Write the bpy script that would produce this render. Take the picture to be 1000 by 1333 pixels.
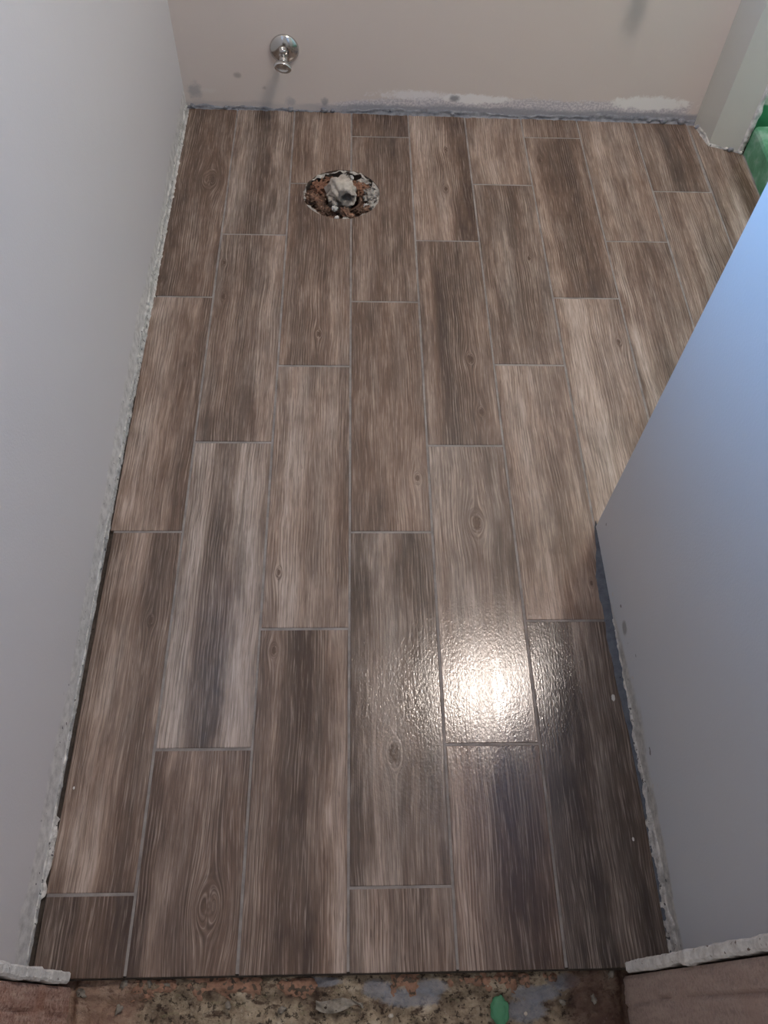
import bpy, bmesh, math, random
from mathutils import Vector, Matrix, noise

for _o in list(bpy.data.objects):
    bpy.data.objects.remove(_o, do_unlink=True)
scene = bpy.context.scene
C = scene.collection
RND = random.Random(7)

# ------------------------------------------------------------------ camera
cam_data = bpy.data.cameras.new('camera')
cam_data.sensor_fit = 'VERTICAL'
cam_data.sensor_height = 36.0
cam_data.lens = 36.0 * 1053.6 / 1333.0
cam_data.clip_start = 0.02
cam = bpy.data.objects.new('camera', cam_data)
C.objects.link(cam)
_rt = Vector((0.99926254, -0.01875802, 0.03350401))
_up = Vector((-0.00174984, 0.84940028, 0.52774625))
_fw = Vector((0.03835779, 0.52741569, -0.84874105))
_m = Matrix((( _rt.x, _up.x, -_fw.x, 0.4729),
             ( _rt.y, _up.y, -_fw.y, -1.9983),
             ( _rt.z, _up.z, -_fw.z, 1.3113),
             (0, 0, 0, 1)))
cam.matrix_world = _m
scene.camera = cam

# ------------------------------------------------------------------ world and light
world = bpy.data.worlds.new('world')
scene.world = world
world.use_nodes = True
_bg = world.node_tree.nodes['Background']
_bg.inputs[0].default_value = (1.0, 0.97, 0.96, 1)
_bg.inputs[1].default_value = 0.38

WIN_Y0, WIN_Y1, WIN_Z0, WIN_Z1 = -1.30, -0.60, 1.00, 1.65     # window in the left wall, above the frame
LAMP = (1.125, -0.70)
LAMP_POWER = 148.0
DAY_POWER = 18.5
_ld = bpy.data.lights.new('window_daylight', 'AREA')
_ld.shape = 'RECTANGLE'
_ld.size = WIN_Y1 - WIN_Y0 - 0.08
_ld.size_y = WIN_Z1 - WIN_Z0 - 0.08
_ld.energy = DAY_POWER
_ld.color = (0.20, 0.51, 1.0)
_ld.spread = math.radians(93)
_lo = bpy.data.objects.new('window_daylight', _ld)
C.objects.link(_lo)
_lo.location = (-0.13, (WIN_Y0 + WIN_Y1) / 2, (WIN_Z0 + WIN_Z1) / 2)
_lo.rotation_euler = (math.radians(90), 0, math.radians(-90))   # shines along +x into the room

scene.view_settings.view_transform = 'Standard'
scene.view_settings.look = 'None'
scene.view_settings.exposure = 0.0
scene.view_settings.gamma = 1.0
scene.view_settings.use_curve_mapping = False

# ------------------------------------------------------------------ helpers
def lin(r, g, b):
    def f(c):
        c /= 255.0
        return c / 12.92 if c <= 0.04045 else ((c + 0.055) / 1.055) ** 2.4
    return (f(r), f(g), f(b), 1.0)

class NB:
    """small node builder"""
    def __init__(self, name):
        self.m = bpy.data.materials.new(name)
        self.m.use_nodes = True
        self.t = self.m.node_tree
        self.p = self.t.nodes['Principled BSDF']
        self._co = None
    def n(self, kind, **kw):
        nd = self.t.nodes.new(kind)
        for k, v in kw.items():
            setattr(nd, k, v)
        return nd
    def link(self, a, b):
        if hasattr(a, 'links'):
            self.t.links.new(a, b)
        else:
            b.default_value = a
    def f(self, op, a, b=0.0, c=0.0, clamp=False):
        nd = self.n('ShaderNodeMath', operation=op, use_clamp=clamp)
        for i, v in enumerate((a, b, c)):
            self.link(v, nd.inputs[i])
        return nd.outputs[0]
    def obj(self):
        if self._co is None:
            self._co = self.n('ShaderNodeTexCoord').outputs['Object']
            s = self.n('ShaderNodeSeparateXYZ'); self.t.links.new(self._co, s.inputs[0])
            self.x, self.y, self.z = s.outputs
        return self._co
    def vec(self, x, y, z=0.0):
        nd = self.n('ShaderNodeCombineXYZ')
        for i, v in enumerate((x, y, z)):
            self.link(v, nd.inputs[i])
        return nd.outputs[0]
    def noise(self, v, scale=1.0, detail=2.0, rough=0.5, dist=0.0):
        nd = self.n('ShaderNodeTexNoise')
        self.link(v, nd.inputs['Vector'])
        nd.inputs['Scale'].default_value = scale
        nd.inputs['Detail'].default_value = detail
        nd.inputs['Roughness'].default_value = rough
        nd.inputs['Distortion'].default_value = dist
        return nd.outputs['Fac']
    def ss(self, v, a, b, lo=0.0, hi=1.0):
        nd = self.n('ShaderNodeMapRange', interpolation_type='SMOOTHSTEP')
        self.link(v, nd.inputs[0])
        for i, q in enumerate((a, b, lo, hi)):
            self.link(q, nd.inputs[1 + i])
        return nd.outputs[0]
    def mix(self, fac, a, b, mode='MIX'):
        nd = self.n('ShaderNodeMix', data_type='RGBA', blend_type=mode)
        self.link(fac, nd.inputs[0]); self.link(a, nd.inputs[6]); self.link(b, nd.inputs[7])
        return nd.outputs[2]
    def ramp(self, v, stops):
        nd = self.n('ShaderNodeValToRGB')
        e = nd.color_ramp.elements
        while len(e) < len(stops):
            e.new(0.5)
        for el, (p, c) in zip(e, stops):
            el.position = p; el.color = c
        self.link(v, nd.inputs[0])
        return nd.outputs[0]
    def attr(self, name):
        return self.n('ShaderNodeAttribute', attribute_type='OBJECT', attribute_name=name)
    def bump(self, h, dist, strength=1.0, prev=None):
        nd = self.n('ShaderNodeBump')
        nd.inputs['Strength'].default_value = strength
        nd.inputs['Distance'].default_value = dist
        self.link(h, nd.inputs['Height'])
        if prev is not None:
            self.t.links.new(prev, nd.inputs['Normal'])
        return nd.outputs[0]
    def done(self, color, rough=0.6, normal=None, metal=0.0, spec=0.5):
        self.link(color, self.p.inputs['Base Color'])
        self.link(rough, self.p.inputs['Roughness'])
        self.p.inputs['Metallic'].default_value = metal
        self.link(spec, self.p.inputs['Specular IOR Level'])
        if normal is not None:
            self.t.links.new(normal, self.p.inputs['Normal'])
        return self.m

def new_obj(name, verts, faces, mat=None, parent=None, loc=(0, 0, 0), smooth=False):
    me = bpy.data.meshes.new(name)
    me.from_pydata([tuple(v) for v in verts], [], faces)
    me.update()
    if smooth:
        me.polygons.foreach_set('use_smooth', [True] * len(me.polygons))
    o = bpy.data.objects.new(name, me)
    C.objects.link(o)
    o.location = loc
    if mat:
        me.materials.append(mat)
    if parent:
        o.parent = parent
    return o

def tag(o, label, cat=None, kind=None, group=None):
    o['label'] = label
    if cat: o['category'] = cat
    if kind: o['kind'] = kind
    if group: o['group'] = group
    return o

def empty(name, loc):
    o = bpy.data.objects.new(name, None)
    o.empty_display_size = 0.05
    C.objects.link(o)
    o.location = loc
    return o

def prism(poly, z0, z1):
    n = len(poly)
    v = [(x, y, z0) for x, y in poly] + [(x, y, z1) for x, y in poly]
    f = [tuple(reversed(range(n))), tuple(range(n, 2 * n))]
    f += [(i, (i + 1) % n, n + (i + 1) % n, n + i) for i in range(n)]
    return v, f

def box(x0, x1, y0, y1, z0, z1):
    return prism([(x0, y0), (x1, y0), (x1, y1), (x0, y1)], z0, z1)

def join(*parts):
    V, F = [], []
    for v, f in parts:
        k = len(V)
        V += list(v)
        F += [tuple(i + k for i in q) for q in f]
    return V, F

def fbm(x, y, z, oct=4):
    return noise.fractal(Vector((x, y, z)), 1.0, 2.0, oct)

def lathe(profile, axis_origin, axis_dir, seg=32):
    """profile: (radius, distance along axis)"""
    d = Vector(axis_dir).normalized()
    a = d.orthogonal().normalized(); b = d.cross(a)
    o = Vector(axis_origin)
    V, F = [], []
    for r, h in profile:
        for k in range(seg):
            t = 2 * math.pi * k / seg
            V.append(o + d * h + (a * math.cos(t) + b * math.sin(t)) * max(r, 1e-5))
    for i in range(len(profile) - 1):
        for k in range(seg):
            k2 = (k + 1) % seg
            F.append((i * seg + k, i * seg + k2, (i + 1) * seg + k2, (i + 1) * seg + k))
    return V, F

def lump(center, size, seed, amp=0.35, freq=1.6, sub=3, rotz=0.0):
    """an irregular lump (displaced icosphere) as verts, faces"""
    bm = bmesh.new()
    bmesh.ops.create_icosphere(bm, subdivisions=sub, radius=1.0)
    V = []
    cz, sz = math.cos(rotz), math.sin(rotz)
    for v in bm.verts:
        d = v.co.normalized()
        k = 1 + amp * fbm(d.x * freq + seed * 3.7, d.y * freq, d.z * freq + seed, 4)
        p = Vector((d.x * size[0], d.y * size[1], d.z * size[2])) * k
        V.append((center[0] + p.x * cz - p.y * sz, center[1] + p.x * sz + p.y * cz, center[2] + p.z))
    F = [tuple(q.index for q in f.verts) for f in bm.faces]
    bm.free()
    return V, F

def base_strip(p0, p1, normal, height, thick, seed, nseg=260, rows=7, zbase=0.0, foot=None):
    """lumpy ragged band of plaster along a wall's foot from p0 to p1 (2D), standing proud along normal.
    height / thick: functions of t in 0..1; foot: extra outward spread at the floor"""
    V, F = [], []
    for i in range(nseg + 1):
        t = i / nseg
        x = p0[0] + (p1[0] - p0[0]) * t
        y = p0[1] + (p1[1] - p0[1]) * t
        s = x * 40 + y * 40
        h = height(t) * (1 + 0.45 * fbm(s * 0.6, seed, 0.3, 4))
        th = thick(t)
        ft = foot(t) * (1 + 0.5 * fbm(s * 0.8, seed + 9, 0.7, 3)) if foot else 0.0
        for j in range(rows + 1):
            u = j / rows
            z = zbase + h * u
            prof = 1.0 if u < 0.7 else 1.0 - ((u - 0.7) / 0.3) ** 2
            out = max(0.0, th * prof * (0.55 + 0.9 * fbm(s * 1.7, z * 160, seed + 4, 3))) + ft * max(0.0, 1 - u * 3.0)
            out -= 0.0008 if j == rows else 0.0
            V.append((x + normal[0] * out, y + normal[1] * out, z))
    for i in range(nseg):
        for j in range(rows):
            a = i * (rows + 1) + j
            F.append((a, a + rows + 1, a + rows + 2, a + 1))
    return V, F

# ------------------------------------------------------------------ materials
def paint(name, col, extras=None, rough=0.5):
    b = NB(name); co = b.obj()
    n1 = b.noise(co, 3.0, 3)
    c = b.mix(b.f('MULTIPLY', n1, 0.22), col, tuple(q * 0.86 for q in col[:3]) + (1,))
    if extras:
        c = extras(b, c)
    nb = b.bump(b.noise(co, 260.0, 3), 0.0008, 0.35)
    nb = b.bump(b.noise(co, 9.0, 2), 0.004, 0.25, nb)
    return b.done(c, rough, nb)

def ticks(b, c, coord_a, coord_z, zlo, zhi, col, thresh=0.70, sa=90.0, sz=60.0, seed=0.0):
    """small chips and nicks scattered in a band above the floor"""
    n = b.noise(b.vec(b.f('MULTIPLY', coord_a, sa), b.f('MULTIPLY', coord_z, sz), seed), 1.0, 1)
    band = b.f('MULTIPLY', b.ss(coord_z, zhi, zlo), 1.0)
    m = b.f('MULTIPLY', b.ss(n, thresh, thresh + 0.04), band)
    return b.mix(m, c, col)

def left_extras(b, c):
    co = b.co = b.obj()
    nz = b.noise(b.vec(b.f('MULTIPLY', b.y, 5.0), b.f('MULTIPLY', b.z, 9.0), 3.0), 1.0, 4, 0.6)
    h = b.f('ADD', b.f('MULTIPLY', nz, 0.10), 0.0)
    m = b.ss(b.f('SUBTRACT', b.z, h), 0.012, -0.004)
    mott = b.noise(co, 55.0, 4, 0.65)
    pc = b.ramp(mott, [(0.3, lin(172, 170, 168)), (0.6, lin(236, 234, 232))])
    c = b.mix(b.f('MULTIPLY', m, 0.75), c, pc)
    c = ticks(b, c, b.y, b.z, 0.03, 0.07, lin(92, 92, 98), 0.715, 110.0, 70.0, 1.0)
    c = ticks(b, c, b.y, b.z, 0.02, 0.05, lin(215, 212, 208), 0.70, 70.0, 90.0, 5.0)
    return c

def blob(b, ca, cb, a0, b0, ra, rb, soft=0.5, wob=0.5, seed=0.0):
    """soft-edged stain centred (a0,b0)"""
    da = b.f('DIVIDE', b.f('SUBTRACT', ca, a0), ra)
    db = b.f('DIVIDE', b.f('SUBTRACT', cb, b0), rb)
    r = b.f('SQRT', b.f('ADD', b.f('MULTIPLY', da, da), b.f('MULTIPLY', db, db)))
    nz = b.noise(b.vec(b.f('MULTIPLY', ca, 45.0), b.f('MULTIPLY', cb, 45.0), seed), 1.0, 3, 0.6)
    nz2 = b.noise(b.vec(b.f('MULTIPLY', ca, 190.0), b.f('MULTIPLY', cb, 190.0), seed), 1.0, 3, 0.7)
    r = b.f('ADD', r, b.f('ADD', b.f('MULTIPLY', b.f('SUBTRACT', nz, 0.5), wob * 2.2), b.f('MULTIPLY', b.f('SUBTRACT', nz2, 0.5), wob * 1.2)))
    return b.ss(r, 1.0 + soft * 0.5, 1.0 - soft * 0.5)

def back_extras(b, c):
    co = b.obj()
    wob = b.noise(b.vec(b.f('MULTIPLY', b.x, 9.0), b.f('MULTIPLY', b.z, 30.0), 2.0), 1.0, 5, 0.7)
    spk = b.noise(b.vec(b.f('MULTIPLY', b.x, 170.0), b.f('MULTIPLY', b.z, 170.0), 4.0), 1.0, 3, 0.7)
    # skim of pale filler low on the wall
    ztop = b.f('ADD', b.f('MULTIPLY', b.ss(b.x, 0.36, 0.70), 0.030), 0.026)
    ztop = b.f('ADD', ztop, b.f('MULTIPLY', b.f('SUBTRACT', wob, 0.5), 0.05))
    ztop = b.f('ADD', ztop, b.f('MULTIPLY', b.f('SUBTRACT', spk, 0.5), 0.035))
    m = b.ss(b.f('SUBTRACT', b.z, ztop), 0.006, -0.008)
    m = b.f('MULTIPLY', m, b.ss(b.x, 0.36, 0.46))
    m = b.f('MULTIPLY', m, b.ss(b.x, 1.405, 1.375))
    skim = b.mix(b.ss(spk, 0.40, 0.62), lin(182, 179, 190), lin(228, 224, 227))
    c = b.mix(b.f('MULTIPLY', m, 0.85), c, skim)
    # whiter trowelled patches
    p1 = blob(b, b.x, b.z, 0.80, 0.050, 0.085, 0.013, 0.5, 0.75, 1.0)
    p2 = blob(b, b.x, b.z, 1.28, 0.053, 0.105, 0.019, 0.5, 0.65, 6.0)
    p3 = blob(b, b.x, b.z, 0.64, 0.056, 0.095, 0.012, 0.8, 1.0, 3.0)
    c = b.mix(p1, c, lin(243, 240, 241)); c = b.mix(p2, c, lin(243, 241, 240)); c = b.mix(b.f('MULTIPLY', p3, 0.8), c, lin(240, 237, 240))
    # grey adhesive smears at the very foot
    zt = b.f('ADD', b.f('MULTIPLY', wob, 0.034), b.f('MULTIPLY', b.ss(b.x, 0.40, 0.75), 0.008))
    g = b.ss(b.f('SUBTRACT', b.z, zt), 0.010, -0.002)
    g = b.f('MULTIPLY', g, b.ss(b.x, 0.30, 0.50, 0.35, 1.0))
    c = b.mix(b.f('MULTIPLY', g, 0.85), c, lin(150, 152, 163))
    # single smudges
    for (x0, z0, rx, rz, col, k) in ((0.165, 0.094, 0.009, 0.008, (150, 142, 138), 0.6), (0.045, 0.050, 0.016, 0.020, (148, 150, 158), 0.6),
                                     (0.085, 0.050, 0.018, 0.007, (226, 222, 218), 0.5), (0.30, 0.026, 0.012, 0.010, (146, 148, 158), 0.5),
                                     (0.745, 0.050, 0.012, 0.008, (124, 124, 134), 0.8), (0.395, 0.026, 0.009, 0.011, (124, 126, 136), 0.65),
                                     (0.235, 0.062, 0.006, 0.005, (160, 150, 146), 0.5)):
        c = b.mix(b.f('MULTIPLY', blob(b, b.x, b.z, x0, z0, rx, rz, 1.2, 0.8, x0 * 9), k), c, lin(*col))
    return c

def right_extras(b, c):
    co = b.obj()
    wob = b.noise(b.vec(b.f('MULTIPLY', b.y, 6.0), b.f('MULTIPLY', b.z, 20.0), 2.0), 1.0, 4, 0.6)
    near = b.ss(b.y, -1.30, -1.62)
    zt = b.f('MULTIPLY', b.f('ADD', b.f('MULTIPLY', wob, 0.06), 0.012), near)
    m = b.ss(b.f('SUBTRACT', b.z, zt), 0.008, -0.006)
    mott = b.noise(co, 70.0, 4, 0.65)
    c = b.mix(b.f('MULTIPLY', m, 0.7), c, b.ramp(mott, [(0.35, lin(150, 146, 138)), (0.62, lin(212, 208, 200))]))
    c = ticks(b, c, b.y, b.z, 0.05, 0.11, lin(90, 90, 92), 0.735, 60.0, 60.0, 3.0)
    c = ticks(b, c, b.y, b.z, 0.05, 0.12, lin(205, 203, 200), 0.725, 50.0, 50.0, 8.0)
    c = b.mix(b.f('MULTIPLY', blob(b, b.y, b.z, -1.447, 0.052, 0.012, 0.010, 0.7, 0.4, 2.0), 0.6), c, lin(100, 99, 100))
    return c

def front_extras(b, c):
    co = b.obj()
    return c

PAINT = lin(218, 215, 218)
M_left = paint('wall_paint_left', PAINT, left_extras)
M_back = paint('wall_paint_back', lin(220, 210, 205), back_extras)
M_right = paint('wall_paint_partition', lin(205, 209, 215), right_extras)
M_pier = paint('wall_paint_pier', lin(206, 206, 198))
M_wall = paint('wall_paint_plain', PAINT)
M_ceil = paint('ceiling_paint', lin(225, 223, 220))

def plaster_mat(name, c0, c1, dark, spots=0.66):
    b = NB(name); co = b.obj()
    n = b.noise(co, 70.0, 5, 0.7)
    c = b.ramp(n, [(0.3, c0), (0.62, c1)])
    c = b.mix(b.ss(b.noise(co, 130.0, 2), spots, spots + 0.05), c, dark)
    return b.done(c, 0.85, b.bump(b.noise(co, 350.0, 4, 0.7), 0.002, 0.6), spec=0.25)
M_plaster = plaster_mat('torn_plaster', lin(150, 148, 146), lin(224, 222, 219), lin(92, 90, 92), 0.64)
M_gypsum = plaster_mat('gypsum_edge', lin(188, 185, 182), lin(232, 230, 227), lin(120, 108, 100), 0.66)
M_thinset = plaster_mat('thinset_grey', lin(112, 114, 123), lin(152, 154, 162), lin(60, 62, 68), 0.70)
M_sub = plaster_mat('subfloor', lin(58, 52, 48), lin(88, 80, 74), lin(36, 32, 30), 0.70)
M_slate = plaster_mat('blue_grey_fillet', lin(80, 86, 97), lin(104, 110, 120), lin(40, 42, 46), 0.70)  # blue-grey grout, darker than the thinset

def grout_mat():
    b = NB('tile_grout'); co = b.obj()
    n = b.noise(co, 28.0, 4, 0.6)
    c = b.ramp(n, [(0.3, lin(112, 106, 104)), (0.68, lin(150, 144, 141))])
    return b.done(c, 0.7, b.bump(b.noise(co, 500.0, 3), 0.0008, 0.5), spec=0.3)
M_grout = grout_mat()

def tile_mat():
    b = NB('wood_look_porcelain'); b.obj()
    u, v = b.x, b.y
    seed = b.attr('seed').outputs['Fac']
    tone = b.attr('tone').outputs['Fac']
    grey = b.attr('grey').outputs['Fac']
    wb = b.noise(b.vec(b.f('MULTIPLY', u, 60.0), b.f('MULTIPLY', v, 40.0), seed), 1.0, 1)
    psi = u
    cores = None; rings = None
    for nm in ('knot_a', 'knot_b'):
        a = b.attr(nm).outputs['Vector']
        s = b.n('ShaderNodeSeparateXYZ'); b.t.links.new(a, s.inputs[0])
        ku, kv, ka = s.outputs
        du = b.f('SUBTRACT', u, ku)
        dv = b.f('DIVIDE', b.f('SUBTRACT', v, kv), 2.0)
        r2 = b.f('ADD', b.f('MULTIPLY', du, du), b.f('MULTIPLY', dv, dv))
        a2 = b.f('MULTIPLY', ka, ka)
        k = b.f('DIVIDE', a2, b.f('ADD', r2, b.f('ADD', b.f('MULTIPLY', a2, 0.35), 1e-7)))
        psi = b.f('SUBTRACT', psi, b.f('MULTIPLY', du, k))
        rr = b.f('DIVIDE', b.f('SQRT', r2), b.f('ADD', ka, 1e-5))
        rr = b.f('ADD', rr, b.f('MULTIPLY', b.f('SUBTRACT', wb, 0.5), 0.5))
        core = b.f('MULTIPLY', b.ss(rr, 0.62, 0.30), b.ss(ka, 0.0200, 0.0175, 0.25, 1.0))
        ring = b.f('MULTIPLY', b.ss(rr, 1.35, 0.8), b.f('ADD', b.f('MULTIPLY', b.f('SINE', b.f('MULTIPLY', rr, 21.0)), 0.5), 0.5))
        cores = core if cores is None else b.f('MAXIMUM', cores, core)
        rings = ring if rings is None else b.f('MAXIMUM', rings, ring)
    # gentle wander of the fibres
    wander = b.noise(b.vec(b.f('MULTIPLY', u, 9.0), b.f('MULTIPLY', v, 5.0), seed), 1.0, 2)
    psi = b.f('ADD', psi, b.f('MULTIPLY', b.f('SUBTRACT', wander, 0.5), 0.014))
    def fib(su, sv, off, det=2.0, rough=0.5):
        return b.noise(b.vec(b.f('MULTIPLY', psi, su), b.f('MULTIPLY', v, sv), b.f('ADD', seed, off)), 1.0, det, rough)
    broad = fib(24.0, 2.6, 0.0, 2)
    mid = fib(75.0, 4.0, 11.0, 3, 0.6)
    lines = fib(150.0, 2.4, 23.0, 2)
    fine = fib(420.0, 14.0, 31.0, 3, 0.65)
    pores = fib(650.0, 34.0, 47.0, 1)
    cloud = b.noise(b.vec(b.f('MULTIPLY', u, 26.0), b.f('MULTIPLY', v, 11.0), b.f('ADD', seed, 60.0)), 1.0, 3, 0.6)
    t = b.f('ADD', tone, 0.5)
    t = b.f('ADD', t, b.f('MULTIPLY', b.f('SUBTRACT', broad, 0.5), 0.85))
    t = b.f('ADD', t, b.f('MULTIPLY', b.f('SUBTRACT', mid, 0.5), 0.60))
    t = b.f('ADD', t, b.f('MULTIPLY', b.f('SUBTRACT', cloud, 0.5), 0.55))
    # printed light / dark bands of this very tile: (centre across, half width, strength)
    for nm in ('band_a', 'band_b', 'band_c'):
        a = b.attr(nm).outputs['Vector']
        s = b.n('ShaderNodeSeparateXYZ'); b.t.links.new(a, s.inputs[0])
        bu, bw, bs = s.outputs
        d = b.f('ABSOLUTE', b.f('SUBTRACT', b.f('ADD', psi, b.f('ADD', b.f('MULTIPLY', b.f('SUBTRACT', cloud, 0.5), 0.02), b.f('MULTIPLY', b.f('SUBTRACT', mid, 0.5), 0.022))), bu))
        g = b.ss(b.f('DIVIDE', d, b.f('ADD', bw, 1e-4)), 1.25, 0.35)
        along = b.noise(b.vec(bu, b.f('MULTIPLY', v, 5.0), b.f('ADD', seed, 80.0)), 1.0, 1)
        g = b.f('MULTIPLY', g, b.ss(along, 0.25, 0.6, 0.45, 1.0))
        t = b.f('ADD', t, b.f('MULTIPLY', g, bs))
    warm = b.ramp(t, [(0.05, lin(76, 60, 52)), (0.38, lin(113, 93, 81)), (0.62, lin(145, 124, 111)), (0.95, lin(184, 166, 154))])
    cool = b.ramp(t, [(0.05, lin(70, 62, 58)), (0.38, lin(106, 95, 88)), (0.62, lin(139, 127, 119)), (0.95, lin(180, 168, 160))])
    gm = b.f('ADD', grey, b.f('MULTIPLY', b.f('SUBTRACT', b.noise(b.vec(b.f('MULTIPLY', u, 30.0), b.f('MULTIPLY', v, 5.0), b.f('ADD', seed, 91.0)), 1.0, 2), 0.5), 1.6), clamp=True)
    c = b.mix(gm, warm, cool)
    # growth lines running with the fibres and round the knots, with painted highlights
    gm1 = b.noise(b.vec(b.f('MULTIPLY', psi, 20.0), b.f('MULTIPLY', v, 3.0), b.f('ADD', seed, 120.0)), 1.0, 2)
    ph = b.f('ADD', b.f('MULTIPLY', psi, 1180.0), b.f('ADD', b.f('MULTIPLY', broad, 16.0), b.f('MULTIPLY', mid, 5.0)))
    sn = b.f('ADD', b.f('MULTIPLY', b.f('SINE', ph), 0.5), 0.5)
    gl1 = b.f('MULTIPLY', b.f('POWER', sn, 5.0), b.ss(gm1, 0.47, 0.62))
    sn2 = b.f('ADD', b.f('MULTIPLY', b.f('SINE', b.f('ADD', ph, 1.5)), 0.5), 0.5)
    gl_highlight = b.f('MULTIPLY', b.f('POWER', sn2, 6.0), b.ss(gm1, 0.47, 0.62))
    c = b.mix(b.f('MULTIPLY', gl1, 0.55), c, lin(62, 49, 42))
    c = b.mix(b.f('MULTIPLY', gl_highlight, 0.30), c, lin(196, 176, 162))
    # dark fibre lines, pale fibre lines, pores
    dl = b.f('MULTIPLY', b.ss(b.f('ABSOLUTE', b.f('SUBTRACT', lines, 0.53)), 0.028, 0.0), b.ss(mid, 0.38, 0.6, 0.35, 1.0))
    c = b.mix(b.f('MULTIPLY', dl, 0.42), c, lin(70, 56, 48))
    pl = b.f('MULTIPLY', b.ss(b.f('ABSOLUTE', b.f('SUBTRACT', lines, 0.42)), 0.022, 0.0), b.ss(broad, 0.42, 0.6))
    c = b.mix(b.f('MULTIPLY', pl, 0.34), c, lin(200, 182, 168))
    c = b.mix(b.ss(fine, 0.34, 0.60, 0.42, 0.0), c, lin(66, 54, 47))
    c = b.mix(b.ss(fine, 0.52, 0.74, 0.0, 0.30), c, lin(206, 190, 178))
    pm = b.ss(pores, 0.63, 0.70)
    c = b.mix(b.f('MULTIPLY', pm, 0.35), c, lin(56, 45, 39))
    c = b.mix(b.f('MULTIPLY', rings, 0.42), c, lin(78, 62, 52))
    c = b.mix(b.f('MULTIPLY', cores, 0.75), c, lin(76, 58, 47))
    h = b.f('SUBTRACT', b.f('MULTIPLY', fine, 0.9), b.f('MULTIPLY', pm, 0.6))
    h = b.f('SUBTRACT', h, b.f('ADD', b.f('MULTIPLY', rings, 0.3), b.f('MULTIPLY', gl1, 0.5)))
    grit = b.noise(b.vec(b.f('MULTIPLY', u, 300.0), b.f('MULTIPLY', v, 170.0), seed), 1.0, 2, 0.6)
    nrm = b.bump(h, 0.0010, 0.075)
    nrm = b.bump(grit, 0.0010, 0.26, nrm)
    rough = b.ss(b.noise(b.vec(b.f('MULTIPLY', psi, 60.0), b.f('MULTIPLY', v, 3.0), seed), 1.0, 1), 0.3, 0.7, 0.12, 0.18)
    return b.done(c, rough, nrm, spec=0.45)
M_tile = tile_mat()

def simple(name, c, rough=0.5, metal=0.0, spec=0.5, bump=None):
    b = NB(name); co = b.obj()
    n = b.noise(co, 60.0, 3)
    cc = b.mix(b.f('MULTIPLY', n, 0.35), c, tuple(q * 0.75 for q in c[:3]) + (1,))
    nb = b.bump(b.noise(co, bump[0], 3), bump[1], 0.5) if bump else None
    return b.done(cc, rough, nb, metal, spec)

M_chrome = simple('chrome', lin(208, 206, 204), 0.16, 1.0)
M_darkmetal = simple('tarnished_brass_nut', lin(150, 132, 122), 0.30, 1.0)

# ------------------------------------------------------------------ floor, grout and tiles
HOLE = (0.443, -0.240); HOLE_R = 0.096
X_L = 0.018                   # left wall face
FL_NEAR = -1.948              # near edge of the tiling
TH = 0.0095                   # tile thickness

def hole_cutter(r, seed, amp=0.025):
    n = 56
    poly = []
    for k in range(n):
        t = 2 * math.pi * k / n
        rr = r * (1 + amp * fbm(math.cos(t) * 3, math.sin(t) * 3, seed, 3))
        poly.append((HOLE[0] + rr * math.cos(t), HOLE[1] + rr * math.sin(t)))
    v, f = prism(poly, -0.3, 0.3)
    o = new_obj('cutter', v, f)
    return o

def cut(o, cutter):
    bpy.context.view_layer.update()
    md = o.modifiers.new('cut', 'BOOLEAN')
    md.operation = 'DIFFERENCE'; md.solver = 'EXACT'; md.object = cutter
    dg = bpy.context.evaluated_depsgraph_get()
    me = bpy.data.meshes.new_from_object(o.evaluated_get(dg))
    o.modifiers.clear()
    o.data = me

v, f = box(-0.12, 2.35, -1.950, 0.25, -0.12, -TH)
floor = new_obj('floor', v, f, M_sub)
tag(floor, 'bathroom floor of brown wood-look porcelain planks with grey grout', kind='structure')
gp = [(0.028, FL_NEAR + 0.002), (0.934, FL_NEAR + 0.002), (0.934, -1.213), (1.054, -1.213), (1.054, FL_NEAR + 0.012), (1.522, FL_NEAR + 0.012),
      (1.523, -0.045), (1.436, -0.004), (1.420, 0.082), (0.030, 0.112)]
v, f = prism(gp, -TH - 0.001, -0.0011)
grout = new_obj('grout', v, f, M_grout, floor)

TW = 0.1555; G = 0.0044
def B(i):      # column boundary
    return i * TW + 0.0005
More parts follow.
